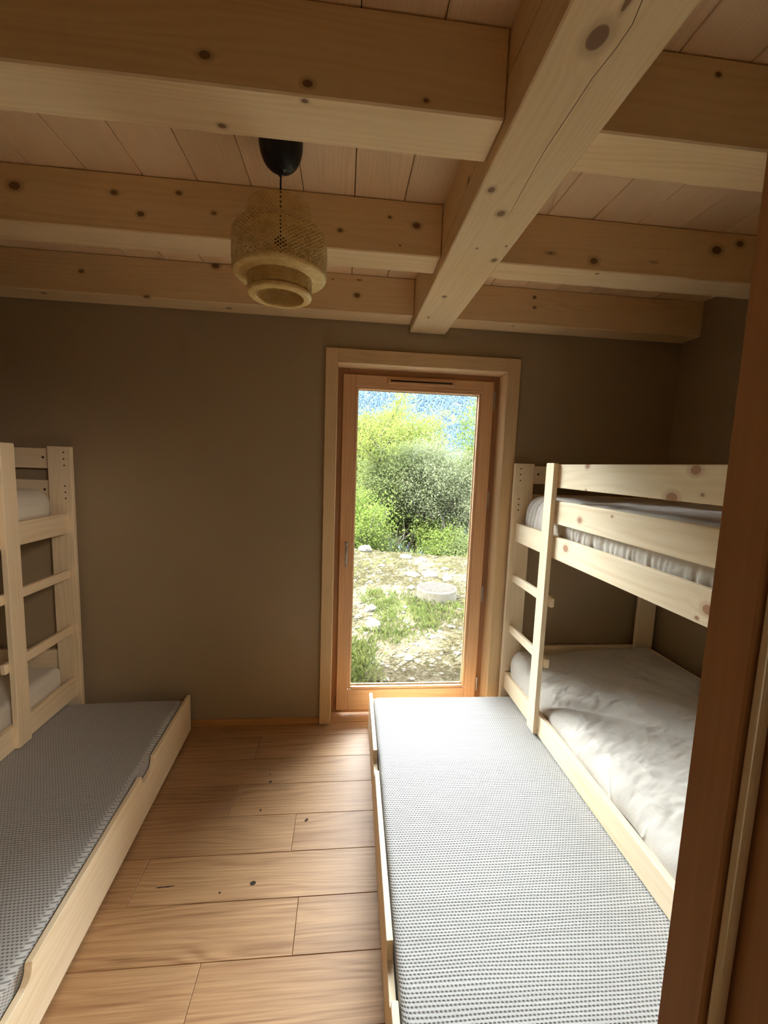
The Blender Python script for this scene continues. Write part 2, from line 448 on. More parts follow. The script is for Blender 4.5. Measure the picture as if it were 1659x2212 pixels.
# skirting
obj('baseboard_far', box(XL + 0.001, -0.121, YW - 0.012, YW - 0.0005, 0.0, 0.040, bevel=0.002), M['skirt'], kind='structure', label='low oak skirting under the taupe window wall')
obj('baseboard_right', box(1.003, XR - 0.001, YW - 0.012, YW - 0.0005, 0.0, 0.040, bevel=0.002), M['skirt'], kind='structure', label='low oak skirting behind the right bunk')

# ------------------------------------------------------------------ beams
def beam_wood(name, axis, knots, **k):
    return wood(name, PINE_L, PINE_D, axis, knots=[tuple(q) for q in knots], knot_col=lin(128, 96, 66), **{**dict(freq=44, ring=0.30, streak=0.18), **k})
CBX0, CBX1, CBZ = 0.344, 0.547, 2.331
m_center = beam_wood('center_beam_wood', 'Y', [(0.418, 0.769, CBZ, 0.020, 1.3), (0.376, 1.177, CBZ, 0.011, 1.2), (0.440, 1.274, CBZ, 0.013, 1.2), (0.518, 1.542, CBZ, 0.011, 1.3), (0.432, 0.705, CBZ, 0.006, 4), (0.432, 1.474, CBZ, 0.004, 1.5), (0.524, 1.444, CBZ, 0.004, 1.5), (0.419, 1.888, CBZ, 0.010, 1.3), (0.344, 1.30, 2.43, 0.008, 1.5), (0.40, 2.15, CBZ, 0.005, 2.5)], ring=0.28)
cb = obj('ceiling_beam', box(CBX0, CBX1, YN + 0.002, YW - 0.001, CBZ, ZC - 0.001, bevel=0.004), m_center, kind='structure', label='large pine beam running from the doorway to the glazed door', cat='beam')
# drying crack along its underside and left flank
def crack(path, w, nrm):
    b = bmesh.new(); P = [Vector(p) for p in path]; L = []; R_ = []
    nn = Vector(nrm)
    for i, p in enumerate(P):
        t = (P[min(i + 1, len(P) - 1)] - P[max(i - 1, 0)]).normalized(); s = t.cross(nn).normalized()
        ww = w * (0.35 if i in (0, len(P) - 1) else 1.0)
        L.append(b.verts.new(p + s * ww + nn * 0.0006)); R_.append(b.verts.new(p - s * ww + nn * 0.0006))
    for i in range(len(P) - 1): b.faces.new((L[i], L[i + 1], R_[i + 1], R_[i]))
    return b
obj('drying_crack', crack([(0.450, 0.58, CBZ), (0.453, 0.705, CBZ), (0.462, 0.74, CBZ), (0.461, 0.781, CBZ), (0.453, 0.84, CBZ), (0.452, 0.925, CBZ), (0.450, 1.016, CBZ), (0.454, 1.103, CBZ), (0.462, 1.217, CBZ), (0.466, 1.30, CBZ)], 0.0007, (0, 0, -1)), M['dark_hole'], cb)
obj('drying_crack', crack([(CBX0, 0.80, 2.46), (CBX0, 0.839, 2.448), (CBX0, 1.009, 2.459), (CBX0, 1.178, 2.421), (CBX0, 1.304, 2.419), (CBX0, 1.60, 2.392), (CBX0, 1.834, 2.382), (CBX0, 2.0, 2.378)], 0.0007, (-1, 0, 0)), M['dark_hole'], cb)
LBZ = 2.369
kL = {0: [(-0.314, 1.003, 2.424, 0.010), (-0.100, 1.003, 2.394, 0.009), (0.16, 1.003, 2.389, 0.005), (-0.107, 1.016, LBZ, 0.006), (-0.31, 1.112, LBZ, 0.008), (-0.85, 1.003, 2.45, 0.01)],
      1: [(-0.821, 1.633, 2.491, 0.010), (-0.735, 1.633, 2.429, 0.010), (-0.605, 1.633, 2.509, 0.008), (-1.142, 1.633, 2.483, 0.015), (-0.486, 1.633, 2.453, 0.007), (0.244, 1.633, 2.474, 0.012), (-0.038, 1.633, 2.434, 0.008), (0.143, 1.633, 2.495, 0.006), (0.185, 1.633, 2.40, 0.004)],
      2: [(-0.667, 2.26, 2.544, 0.015), (0.041, 2.26, 2.454, 0.013), (0.05, 2.26, 2.53, 0.004, 4.0), (-0.085, 2.26, 2.524, 0.004), (-0.62, 2.33, LBZ, 0.010), (-1.5, 2.3, LBZ, 0.010), (-1.0, 2.26, LBZ, 0.012), (-1.3, 2.26, 2.47, 0.01)]}
kR = {0: [(0.85, 1.003, 2.52, 0.006)],
      1: [(0.95, 1.64, 2.405, 0.014), (1.463, 1.64, 2.486, 0.018), (1.561, 1.64, 2.518, 0.014), (0.77, 1.64, 2.42, 0.007, 3.0), (1.2, 1.64, 2.42, 0.006, 3.0), (0.98, 1.655, LBZ, 0.006)],
      2: [(0.996, 2.26, 2.512, 0.008), (1.0, 2.26, 2.46, 0.007), (0.9, 2.30, LBZ, 0.006)]}
names_b = ['nearest the camera', 'in the middle of the ceiling', 'against the window wall']
for i, y in enumerate((1.003, 1.635, 2.262)):
    y1 = min(y + 0.136, YW - 0.001)
    ml = beam_wood('left_beam_wood', 'X', kL[i]); mr = beam_wood('right_beam_wood', 'X', kR[i], warp=2.2 if i == 1 else 1.0)
    obj('ceiling_beam', box(XL, CBX0 - 0.0015, y, y1, LBZ, ZC - 0.001, bevel=0.004), ml, kind='structure', label='pine beam left of the large central beam, ' + names_b[i], cat='beam', group='cross beams under the board ceiling')
    obj('ceiling_beam', box(CBX1 + 0.0015, XR, y, y1, LBZ, ZC - 0.001, bevel=0.004), mr, kind='structure', label='pine beam right of the large central beam, ' + names_b[i], cat='beam', group='cross beams under the board ceiling')

# ------------------------------------------------------------------ glazed door
door = empty('door_1', (0.435, YW, 0), kind='structure', label='glazed wooden garden door with pine casing')
dx = lambda x: x - 0.435
dy = lambda y: y - YW
CT = 0.020
# casing
obj('casing', box(dx(-0.119), dx(DX0), -CT, -0.0005, 0.001, 2.218, bevel=0.002), M['casing'], door)
obj('casing', box(dx(DX1), dx(0.999), -CT, -0.0005, 0.001, 2.218, bevel=0.002), M['casing'], door)
obj('casing', box(dx(DX0) + 0.0005, dx(DX1) - 0.0005, -CT, -0.0005, DZ1, 2.218, bevel=0.002), M['casing_x'], door)
# lining of the reveal
LY = 2.514
obj('lining', box(dx(DX0) - 0.018, dx(DX0), 0.0, dy(LY), 0.001, DZ1, bevel=0.001), M['casing'], door)
obj('lining', box(dx(DX1), dx(DX1) + 0.018, 0.0, dy(LY), 0.001, DZ1, bevel=0.001), M['casing'], door)
obj('lining', box(dx(DX0), dx(DX1), 0.0, dy(LY), DZ1, DZ1 + 0.018, bevel=0.001), M['casing_x'], door)
# fixed frame
FY0, FY1 = dy(2.512), dy(2.58)
obj('frame_stile', box(dx(DX0) - 0.015, dx(0.012), FY0, FY1, -0.01, 2.16, bevel=0.002), M['frame'], door)
obj('frame_stile', box(dx(0.870), dx(DX1) + 0.015, FY0, FY1, -0.01, 2.16, bevel=0.002), M['frame'], door)
obj('frame_head', box(dx(0.012), dx(0.870), FY0, FY1, 2.085, 2.16, bevel=0.002), M['frame_x'], door)
obj('threshold', box(dx(0.012), dx(0.870), FY0, dy(2.60), -0.012, 0.022, bevel=0.002), M['frame_x'], door)
# opening leaf
SX0, SX1, SZ0, SZ1 = -0.020, 0.887, 0.020, 2.106
GX0, GX1, GZ0, GZ1 = 0.066, 0.800, 0.170, 2.026
SY0, SY1 = dy(2.497), dy(2.511)
def stile(x0, x1, y0, y1, z0, z1, m, nm): return obj(nm, box(dx(x0), dx(x1), y0, y1, z0, z1, bevel=0.0035, seg=2), m, door)
stile(SX0, GX0 - 0.014, SY0, SY1, SZ0, SZ1, M['sash'], 'leaf_stile')
stile(GX1 + 0.014, SX1, SY0, SY1, SZ0, SZ1, M['sash'], 'leaf_stile')
stile(GX0 - 0.014, GX1 + 0.014, SY0, SY1, GZ1 + 0.014, SZ1, M['sash_x'], 'leaf_rail')
stile(GX0 - 0.014, GX1 + 0.014, SY0, SY1, SZ0, GZ0 - 0.014, M['sash_x'], 'leaf_rail')
# inner core of the leaf (behind the rebate) and stepped glazing beads
BY0, BY1 = SY0 + 0.006, dy(2.556)
def bead(x0, x1, z0, z1, m): obj('glazing_bead', box(dx(x0), dx(x1), BY0, BY1, z0, z1, bevel=0.003), m, door)
bead(GX0 - 0.0145, GX0, GZ0 - 0.0145, GZ1 + 0.0145, M['sash']); bead(GX1, GX1 + 0.0145, GZ0 - 0.0145, GZ1 + 0.0145, M['sash'])
bead(GX0, GX1, GZ1, GZ1 + 0.0145, M['sash_x']); bead(GX0, GX1, GZ0 - 0.0145, GZ0, M['sash_x'])
def seal(x0, x1, z0, z1): obj('glass_seal', box(dx(x0), dx(x1), dy(2.533), dy(2.5365), z0, z1), M['gasket'], door)
seal(GX0, GX0 + 0.005, GZ0, GZ1); seal(GX1 - 0.005, GX1, GZ0, GZ1); seal(GX0, GX1, GZ1 - 0.005, GZ1); seal(GX0, GX1, GZ0, GZ0 + 0.007)
obj('glass_pane', box(dx(GX0) + 0.0005, dx(GX1) - 0.0005, dy(2.537), dy(2.541), GZ0 + 0.0005, GZ1 - 0.0005), M['glass'], door)
# trickle vent
ven = obj('air_vent', box(dx(0.240), dx(0.642), SY0 - 0.014, SY0, 2.062, 2.092, bevel=0.003), M['sash_x'], door, label='narrow wooden trickle vent')
obj('vent_slot', box(dx(0.255), dx(0.627), SY0 - 0.0148, SY0 - 0.013, 2.074, 2.084), M['dark_hole'], ven)
# handle
hd = empty('door_handle', (dx(0.021), SY0, 1.10)); hd.parent = door; hd['label'] = 'brushed metal lever pointing down'
obj('escutcheon', lathe([(0, 0.0), (0.014, 0), (0.014, 0.007), (0.012, 0.009), (0, 0.009)], 20), M['metal'], hd, smooth=False).rotation_euler = (math.pi / 2, 0, 0)
obj('lever', tube([(0, 0, 0.0), (0, -0.030, 0.0), (0, -0.040, -0.004), (0, -0.044, -0.014), (0, -0.044, -0.06), (0, -0.043, -0.132)], [0.008, 0.008, 0.0085, 0.0085, 0.008, 0.0075], 10), M['metal'], hd, smooth=True)
for z0, z1 in ((1.942, 2.049), (1.343, 1.442), (0.740, 0.837), (0.139, 0.232)):
    h = obj('hinge', tube([(0, 0, z0), (0, 0, (z0 + z1) / 2 - 0.001)], 0.0055, 10), M['metal'], door, loc=(dx(0.8925), SY0 - 0.001, 0), smooth=False)
    obj('hinge_pin', tube([(0, 0, (z0 + z1) / 2 + 0.001), (0, 0, z1)], 0.0055, 10), M['metal'], h)

# near doorway jamb (right edge of the picture)
d2 = empty('door_2', (0.0, YN, 0), kind='structure', label='wooden doorway frame close to the camera')
JX = 0.350
obj('jamb_stop', box(JX, NX1 + 0.002, -0.043, 0.003, 0.001, NZ, bevel=0.002), M['jamb'], d2)
obj('jamb_rebate', box(JX + 0.016, NX1 + 0.002, -0.15, -0.0435, 0.001, NZ, bevel=0.001), M['jamb'], d2)
obj('door_seal', tube([(JX + 0.0088, -0.0495, 0.002), (JX + 0.0088, -0.0495, 1.0), (JX + 0.0088, -0.0495, NZ - 0.004)], 0.0058, 12), M['gasket'], d2, smooth=True, label='cream rubber door seal')
obj('jamb_stop', box(NX0, NX0 + 0.035, -0.043, 0.003, 0.001, NZ, bevel=0.002), M['jamb'], d2)
obj('jamb_rebate', box(NX0, NX0 + 0.019, -0.15, -0.0435, 0.001, NZ, bevel=0.001), M['jamb'], d2)
obj('jamb_head', box(NX0 + 0.036, JX - 0.0005, -0.15, 0.003, NZ - 0.03, NZ, bevel=0.002), M['jamb'], d2)

# ------------------------------------------------------------------ bunk beds
hole_me = mesh_of('screw_hole', lathe([(0, -0.0006), (0.0042, -0.0006), (0.0042, 0.0006), (0, 0.0006)], 10), M['dark_hole'])
plug_me = mesh_of('wood_plug', lathe([(0, -0.0006), (0.0045, -0.0006), (0.0045, 0.0006), (0, 0.0006)], 10), M['bunk_x'])
BY = 2.355
def bunk(name, x0, d, label, rail_mats):
    """x0: front plane, d: +1 when the wall is to the right. local origin on the floor at the far front corner"""
    root = empty(name, (x0, BY, 0), label=label, cat='bunk bed')
    X = lambda u: d * u
    Y = lambda y: y - BY
    def P(nm, u0, u1, y0, y1, z0, z1, m, bev=0.003, parent=root):
        return obj(nm, box(X(u0), X(u1), Y(y0), Y(y1), z0, z1, bevel=bev, seg=2), m, parent)
    yn = 0.400
    posts = []
    for u0, u1 in ((0.0, 0.115), (0.858, 0.973)):
        posts.append(P('post', u0, u1, 2.330, 2.355, 0.001, 1.622, M['bunk_z']))
        P('post', u0, u1, yn - 0.025, yn, 0.001, 1.622, M['bunk_z'])
    for u in (0.034,):
        for z in (1.592, 1.558, 1.524, 1.416, 1.383, 1.350):
            h = obj('screw_hole', hole_me, None, posts[0], loc=(X(u + random.uniform(-0.001, 0.001)), Y(2.330), z)); h.rotation_euler = (math.pi / 2, 0, 0)
    # far and near end rails
    for (z0, z1) in ((1.505, 1.610), (1.333, 1.443), (1.165, 1.272), (0.395, 0.500)):
        r = P('end_rail', 0.030, 0.943, 2.3555, 2.380, z0, z1, M['bunk_x'])
        P('end_rail', 0.030, 0.943, yn - 0.050, yn - 0.0255, z0, z1, M['bunk_x'])
        if z0 > 1.3:
            h = obj('screw_hole', hole_me, None, r, loc=(X(0.152), Y(2.3555), (z0 + z1) / 2 + 0.005)); h.rotation_euler = (math.pi / 2, 0, 0); h.scale = (1.5, 1.5, 1)
    # front rails and wall-side rails
    P('bed_rail', 0.025, 0.050, yn + 0.0005, 2.3295, 1.165, 1.272, rail_mats[0])
    P('guard_rail', 0.025, 0.050, yn + 0.0005, 1.955, 1.505, 1.616, rail_mats[1])
    P('guard_rail', 0.025, 0.050, yn + 0.0005, 1.955, 1.333, 1.443, rail_mats[2])
    P('bed_rail', 0.020, 0.047, yn + 0.0005, 2.3295, 0.250, 0.357, M['bunk_y'])
    for z0, z1 in ((1.165, 1.272), (1.333, 1.443), (1.505, 1.610), (0.250, 0.357), (0.42, 0.500)):
        P('wall_rail', 0.930, 0.955, yn + 0.0005, 2.3295, z0, z1, M['bunk_y'])
    # ladder post with chamfered foot, rungs
    lp = obj('ladder_post', prism([(Y(1.885), 0.252), (Y(1.955), 0.252), (Y(1.960), 0.262), (Y(1.960), 1.617), (Y(1.955), 1.622), (Y(1.890), 1.622), (Y(1.885), 1.617)], 'X', X(0.0), X(0.0245), bevel=0.0015), M['bunk_z'], root)
    for z, y in ((1.595, 1.925), (1.54, 1.925), (1.39, 1.925), (1.35, 1.925), (1.20, 1.93)):
        h = obj('wood_plug', plug_me, None, lp, loc=(X(0.0), Y(y), z)); h.rotation_euler = (0, math.pi / 2, 0)
    for z0, z1 in ((0.920, 0.966), (0.608, 0.655)):
        P('rung', 0.0255, 0.050, 1.868, 2.3295, z0, z1, M['bunk_y'], 0.006)
    # slats carrying the two mattresses
    for z in (1.215, 0.292):
        for k in range(12):
            y = yn + 0.06 + k * 0.165
            P('slat', 0.052, 0.928, y, y + 0.06, z - 0.016, z, M['bunk_x'], 0.0)
    return root

def bw(nm, knots, warp=1.4):
    return wood(nm, BK_L, BK_D, 'Y', freq=30, ring=0.45, knots=knots, knot_col=lin(176, 128, 96), var=0.0, warp=warp)
# knots of the right bunk in its local frame (x0=0.985, BY)
kk = lambda y, z, r, e=1.3: (0.025, y - BY, z, r, e)
rm_right = [bw('right_bed_rail_wood', [kk(1.768, 1.235, 0.018), kk(1.018, 1.215, 0.016), kk(1.05, 1.18, 0.006)], 0.7),
            bw('right_top_rail_wood', [kk(1.653, 1.610, 0.013), kk(1.112, 1.600, 0.016), kk(1.19, 1.512, 0.02), kk(1.65, 1.508, 0.005), kk(1.08, 1.53, 0.005)], 1.8),
            bw('right_low_guard_wood', [kk(1.676, 1.377, 0.014), kk(1.464, 1.42, 0.005)], 1.3)]
rm_left = [M['bunk_y']] * 3
RX, LX = 0.985, -1.432
bunk('bunk_bed', RX, 1, 'pale pine bunk bed with ladder along the right wall beside the glazed door', rm_right)
bunk('bunk_bed', LX, -1, 'pale pine bunk bed in shade against the left wall', rm_left)

# ------------------------------------------------------------------ bunk mattresses
def wr(p, s, seed=0.0): return noise.noise(Vector((p.x * s + seed, p.y * s - seed, p.z * s)))

# right, upper: fitted sheet with gathers along the edge
def d_ru(q, n):
    a = 0.010 * wr(q, 3.0, 3.1) + 0.006 * wr(q, 9.0, 1.0)
    g = 0.0
    if abs(n.x) > 0.4 or abs(n.y) > 0.4:      # gathers on the sides, running up and down
        t = (q.y if abs(n.x) > abs(n.y) else q.x) + 0.25 * (q.z - 1.3)
        g = 0.007 * noise.noise(Vector((t * 42, q.z * 3, 1.0))) + 0.004 * noise.noise(Vector((t * 90, q.z * 6, 5.0)))
    if n.z > 0.6: a += 0.012 * max(0, wr(q, 4.2, 8.0)) + 0.006 * abs(wr(q, 11.0, 2.0))
    return q + n * (a + g)
m1 = obj('mattress', soft_slab(0.055, 0.925, -1.90, -0.040, 1.216, 1.437, 0.085, 50, 300, 10, d_ru), M['sheet'], loc=(RX, BY, 0), smooth=True,
    label='upper mattress in a crumpled beige sheet on the right bunk', cat=None)
props(m1, cat='mattress')

# right, lower: rumpled sheet, low at the front edge and rising to the wall
def d_rl(q, n):
    u = q.x
    top = n.z > 0.05
    z = q.z
    k = min(1.0, max(0.0, (u - 0.03) / 0.85))
    if n.z > -0.2:
        f = (q.z - 0.30) / 0.15
        f = min(1, max(0, f))
        z = q.z + f * (0.075 * k ** 0.8 - 0.045 * max(0.0, 1 - u / 0.35) ** 1.3)
        # long soft folds running from the far corner towards the near front edge
        s = (q.y + 1.9) * 0.9 + u * 1.7
        z += f * (0.008 * wr(Vector((u * 1.0, q.y * 0.8, 0)), 3.6, 5.0) + 0.005 * abs(wr(Vector((s, u - q.y * .4, 0)), 5.0, 2.0)))
        # far front bulge
        bul = math.exp(-((u - 0.06) / 0.14) ** 2 - ((q.y + 0.10) / 0.17) ** 2)
        z += f * 0.075 * bul
        # deep fold next to the ladder
        dd = (q.y + 0.50) + 0.9 * (u - 0.1)
        z -= f * 0.030 * math.exp(-(dd / 0.035) ** 2) * math.exp(-((u - 0.16) / 0.16) ** 2)
        # creases along the front edge
        z += f * 0.007 * abs(wr(Vector((u * 1.2 + q.y * .5, q.y * .9, 0)), 9.0, 6.0))
        da, db = u * 0.8 + q.y * 0.55, q.y * 1.0 - u * 0.45     # fine creases of washed cotton
        z -= f * (0.0040 * abs(noise.noise(Vector((da * 16, db * 26, 1.0)))) + 0.0026 * abs(noise.noise(Vector((da * 34, db * 50, 7.0)))))
        if u < 0.28:
            z += f * 0.009 * noise.noise(Vector((q.y * 16 + u * 6, u * 3, 2.0))) * (1 - u / 0.28)
    xx = q.x
    if n.x < -0.3: xx += 0.018 * wr(Vector((0, q.y, 0)), 5.0, 4.0) - 0.030 * math.exp(-((q.y + 0.10) / 0.14) ** 2)
    return Vector((xx, q.y, z))
m2 = obj('mattress', soft_slab(0.050, 0.926, -1.90, -0.030, 0.293, 0.460, 0.070, 130, 340, 12, d_rl), M['sheet'], loc=(RX, BY, 0), smooth=True)
props(m2, 'lower mattress under a rumpled grey beige sheet on the right bunk', 'mattress')

# left bunk
def d_lu(q, n):
    return q + n * (0.010 * wr(q, 3.2, 7.0) + 0.004 * abs(wr(q, 9.0, 6.0))) 
m3 = obj('mattress', soft_slab(-0.915, -0.055, -1.90, -0.065, 1.216, 1.400, 0.075, 20, 60, 8, d_lu), M['sheet_white'], loc=(LX, BY, 0), smooth=True)
props(m3, 'upper mattress in an off-white fitted sheet on the left bunk', 'mattress')
def d_ll(q, n):
    return q + n * (0.006 * wr(q, 3.0, 11.0)) 
m4 = obj('mattress', soft_slab(-0.915, -0.060, -1.90, -0.075, 0.293, 0.448, 0.030, 20, 60, 8, d_ll), M['sheet_white'], loc=(LX, BY, 0), smooth=True)
props(m4, 'lower mattress on the left bunk, partly wrapped in shiny plastic film', 'mattress')
def film_mat():
    t = NT('clear_plastic_film'); co = t.n('ShaderNodeTexCoord').outputs['Object']
    n = t.noise(co, 14, 3)
    return t.bsdf((0.42, 0.40, 0.38), 0.16, bump=n, bump_s=0.35, bump_d=0.01, spec=0.7)
M['film'] = film_mat()
def d_fl(q, n): return q + n * (0.003 + 0.006 * wr(q, 3.0, 11.0) + 0.003 * abs(wr(q, 12.0, 3.0)))
obj('plastic_wrap', soft_slab(-0.918, -0.058, -1.905, -0.500, 0.2925, 0.450, 0.032, 20, 60, 8, d_fl), M['film'], m4, smooth=True, label='shiny grey plastic film')

# ------------------------------------------------------------------ trundle beds
TH, TB = 0.228, 0.016
def front_profile(L):
    """(s, z) outline of the front board; s runs from the far end; two rounded hand cut-outs in the top edge"""
    pts = [(0, TB), (0, TH)]
    def notch(a, b):
        dpt = 0.046; r = 0.030
        out = [(a, TH), (a + 0.003, TH - 0.012)]
        for k in range(1, 7):
            t = k / 6 * math.pi / 2
            out.append((a + 0.003 + r * (1 - math.cos(t)), TH - 0.012 - (dpt - 0.012) * math.sin(t)))
        for k in range(0, 6):
            t = (1 - k / 6) * math.pi / 2
            out.append((b - 0.003 - r * (1 - math.cos(t)), TH - 0.012 - (dpt - 0.012) * math.sin(t)))
        out += [(b - 0.003, TH - 0.012), (b, TH)]
        return out
    pts += notch(0.500, 0.635) + notch(1.300, 1.435)
    pts += [(L, TH), (L, TB)]
    return pts
def trundle(x, y, ang, d, label):
    root = empty('trundle_bed', (x, y, 0), ang, label=label, cat='trundle bed', group=None)
    L = 1.92; t = 0.019; Wd = 0.925
    pts = [(-s, z) for s, z in front_profile(L)]
    obj('front_board', prism(pts, 'X', 0.0, d * t, bevel=0.0015), M['bunk_y'], root)
    obj('back_board', box(d * (Wd - t), d * Wd, -L, 0, TB, 0.19, bevel=0.0015), M['bunk_y'], root)
    obj('end_board', box(d * (t + .0005), d * (Wd - t - .0005), -t, 0, TB, 0.19, bevel=0.0015), M['bunk_x'], root)
    obj('end_board', box(d * (t + .0005), d * (Wd - t - .0005), -L, -L + t, TB, 0.19, bevel=0.0015), M['bunk_x'], root)
    obj('base_panel', box(d * (t + .0005), d * (Wd - t - .0005), -L + t + .0005, -t - .0005, 0.060, 0.072), M['bunk_x'], root)
    for a in (0.08, Wd - 0.08):
        for b in (0.10, L - 0.10):
            c = obj('caster', tube([(-0.010, 0, 0.0205), (0.010, 0, 0.0205)], 0.020, 14), M['black'], root, loc=(d * a, -b, 0))
            obj('fork', box(-0.013, 0.013, -0.010, 0.010, 0.042, 0.0595), M['metal'], c)
    return root, L, t, Wd
def tmattress(root, d, L, t, Wd, label, edge):
    def disp(q, n):
        k = 0.003 * wr(q, 2.5, 2.0) if n.z > 0.5 else 0.002 * wr(q, 4, 1.0)
        return q + n * k
    a, b = d * (t + edge), d * (Wd - t - 0.004)
    o = obj('mattress', soft_slab(min(a, b), max(a, b), -L + 0.03, -0.060, 0.0735, 0.2425, 0.022, 30, 60, 6, disp), M['knit'], loc=root.location, rotz=root.rotation_euler.z, smooth=True)
    return props(o, label, 'mattress')
ra = math.atan2(0.0266, 1.337)     # near end drifts to the left
tr, L, t_, Wd = trundle(0.178, 2.333, -ra, 1, 'pulled-out pine trundle bed in front of the glazed door, under the right bunk')
tmattress(tr, 1, L, t_, Wd, 'white waffle-knit mattress on the trundle in front of the glazed door', 0.006)
la = math.atan2(0.055, 1.314)
tl, L, t_, Wd = trundle(-0.8555, 2.346, la, -1, 'pulled-out pine trundle bed with mattress, under the left bunk')
tmattress(tl, -1, L, t_, Wd, 'shaded waffle-knit mattress on the trundle under the left bunk', 0.006)

# ------------------------------------------------------------------ pendant lamp
PX, PY = -0.217, 1.40
lamp = empty('pendant_lamp', (PX, PY, ZC), label='woven bamboo pendant lamp with black ceiling cup hanging between two beams', cat='lamp')
Lz = lambda z: z - ZC
cup = [(0.0655, Lz(2.556)), (0.0655, Lz(2.545))]
for k in range(1, 13):
    t = k / 12 * math.pi / 2
    cup.append((0.010 + 0.0555 * math.cos(t) ** 0.85 if k < 12 else 0.010, Lz(2.545) - 0.078 * math.sin(t)))
cup += [(0.009, Lz(2.455)), (0.005, Lz(2.450)), (0.0, Lz(2.450))]
obj('ceiling_cup', lathe(cup, 36), M['black'], lamp, smooth=True, label='black ceiling cup')
obj('cord', tube([(0, 0, Lz(2.452)), (0, 0, Lz(2.30)), (0, 0, Lz(2.262))], 0.0028, 8), M['black'], lamp)
so = obj('socket', lathe([(0, 0), (0.018, 0), (0.020, -0.012), (0.020, -0.055), (0, -0.055)], 20, (0, 0, Lz(2.268))), M['black'], lamp)
obj('bulb', lathe([(0.012, 0.0), (0.013, -0.014), (0.022, -0.03), (0.029, -0.05), (0.027, -0.066), (0.016, -0.078), (0, -0.082)], 20, (0, 0, Lz(2.2125))), plain('opal_glass', (0.75, 0.73, 0.70), 0.25), lamp, smooth=True)
def bamboo_mat():
    t = NT('bamboo_strip'); co = t.n('ShaderNodeTexCoord').outputs['Object']
    n = t.noise(co, 40, 2)
    col = t.mix(t.range(n, 0.3, 0.7), lin(224, 196, 132), lin(204, 168, 100))
    return t.bsdf(col, 0.45, spec=0.4)
M['bamboo'] = bamboo_mat()
def weave(prof, n_strips, turns, width, off=0.0006, samples=44):
    """two families of strips spiralling over a surface of revolution given by prof [(r,z)]"""
    b = bmesh.new()
    S_ = [0.0]
    for (r0, z0), (r1, z1) in zip(prof, prof[1:]): S_.append(S_[-1] + math.hypot(r1 - r0, z1 - z0))
    def at(s):
        s = min(max(s, 0), S_[-1])
        for i in range(len(S_) - 1):
            if s <= S_[i + 1] + 1e-9:
                k = (s - S_[i]) / max(1e-9, S_[i + 1] - S_[i])
                r = prof[i][0] * (1 - k) + prof[i + 1][0] * k; z = prof[i][1] * (1 - k) + prof[i + 1][1] * k
                dr, dz = prof[i + 1][0] - prof[i][0], prof[i + 1][1] - prof[i][1]
                l = math.hypot(dr, dz); return r, z, (-dz / l, dr / l)
    for fam in (1, -1):
        for i in range(n_strips):
            a0 = 2 * math.pi * i / n_strips + (0.5 * math.pi / n_strips if fam < 0 else 0)
            prev = None
            for k in range(samples + 1):
                s = S_[-1] * k / samples
                r, z, nr = at(s)
                a = a0 + fam * turns * 2 * math.pi * k / samples
                wob = off * fam * math.cos(k / samples * turns * 2 * n_strips * math.pi * 0.5)
                rr, zz = r + nr[0] * wob, z + nr[1] * wob
                half = width / 2 / max(r, 0.03)
                p0 = b.verts.new((rr * math.cos(a - half), rr * math.sin(a - half), zz)); p1 = b.verts.new((rr * math.cos(a + half), rr * math.sin(a + half), zz))
                if prev: b.faces.new((prev[0], prev[1], p1, p0))
                prev = (p0, p1)
    return b
def arc(cx, cz, r, a0, a1, n=6): return [(cx + r * math.cos(math.radians(a0 + (a1 - a0) * k / n)), cz + r * math.sin(math.radians(a0 + (a1 - a0) * k / n))) for k in range(n + 1)]
zz = Lz
shade = empty('lamp_shade', (0, 0, 0)); shade.parent = lamp
top = [(0.088, zz(2.358))] + arc(0.088, zz(2.350), 0.009, 60, 0, 3) + [(0.097, zz(2.270))]
obj('top_tier', weave(top, 46, 0.16, 0.0058, samples=16), M['bamboo'], shade)
mid = [(0.098, zz(2.291))] + arc(0.118, zz(2.262), 0.026, 80, 0, 6) + [(0.145, zz(2.220)), (0.144, zz(2.165))]
obj('middle_tier', weave(mid, 64, 0.24, 0.0062, samples=40), M['bamboo'], shade)
midr = arc(0.133, zz(2.165), 0.011, 0, -75, 4) + [(0.100, zz(2.150))]
obj('middle_rim', weave(midr, 90, 0.10, 0.0085, samples=14), M['bamboo'], shade)
low = [(0.099, zz(2.172)), (0.0985, zz(2.112))]
obj('lower_tier', weave(low, 54, 0.13, 0.0062, samples=14), M['bamboo'], shade)
lowr = arc(0.0905, zz(2.104), 0.008, 30, -90, 5) + [(0.074, zz(2.0945))] + [(0.073, zz(2.100))]
obj('lower_rim', weave(lowr, 90, 0.08, 0.0068, samples=16), M['bamboo'], shade)
obj('inner_tube', weave([(0.073, zz(2.100)), (0.074, zz(2.215))], 44, 0.18, 0.0060, samples=16), M['bamboo'], shade)

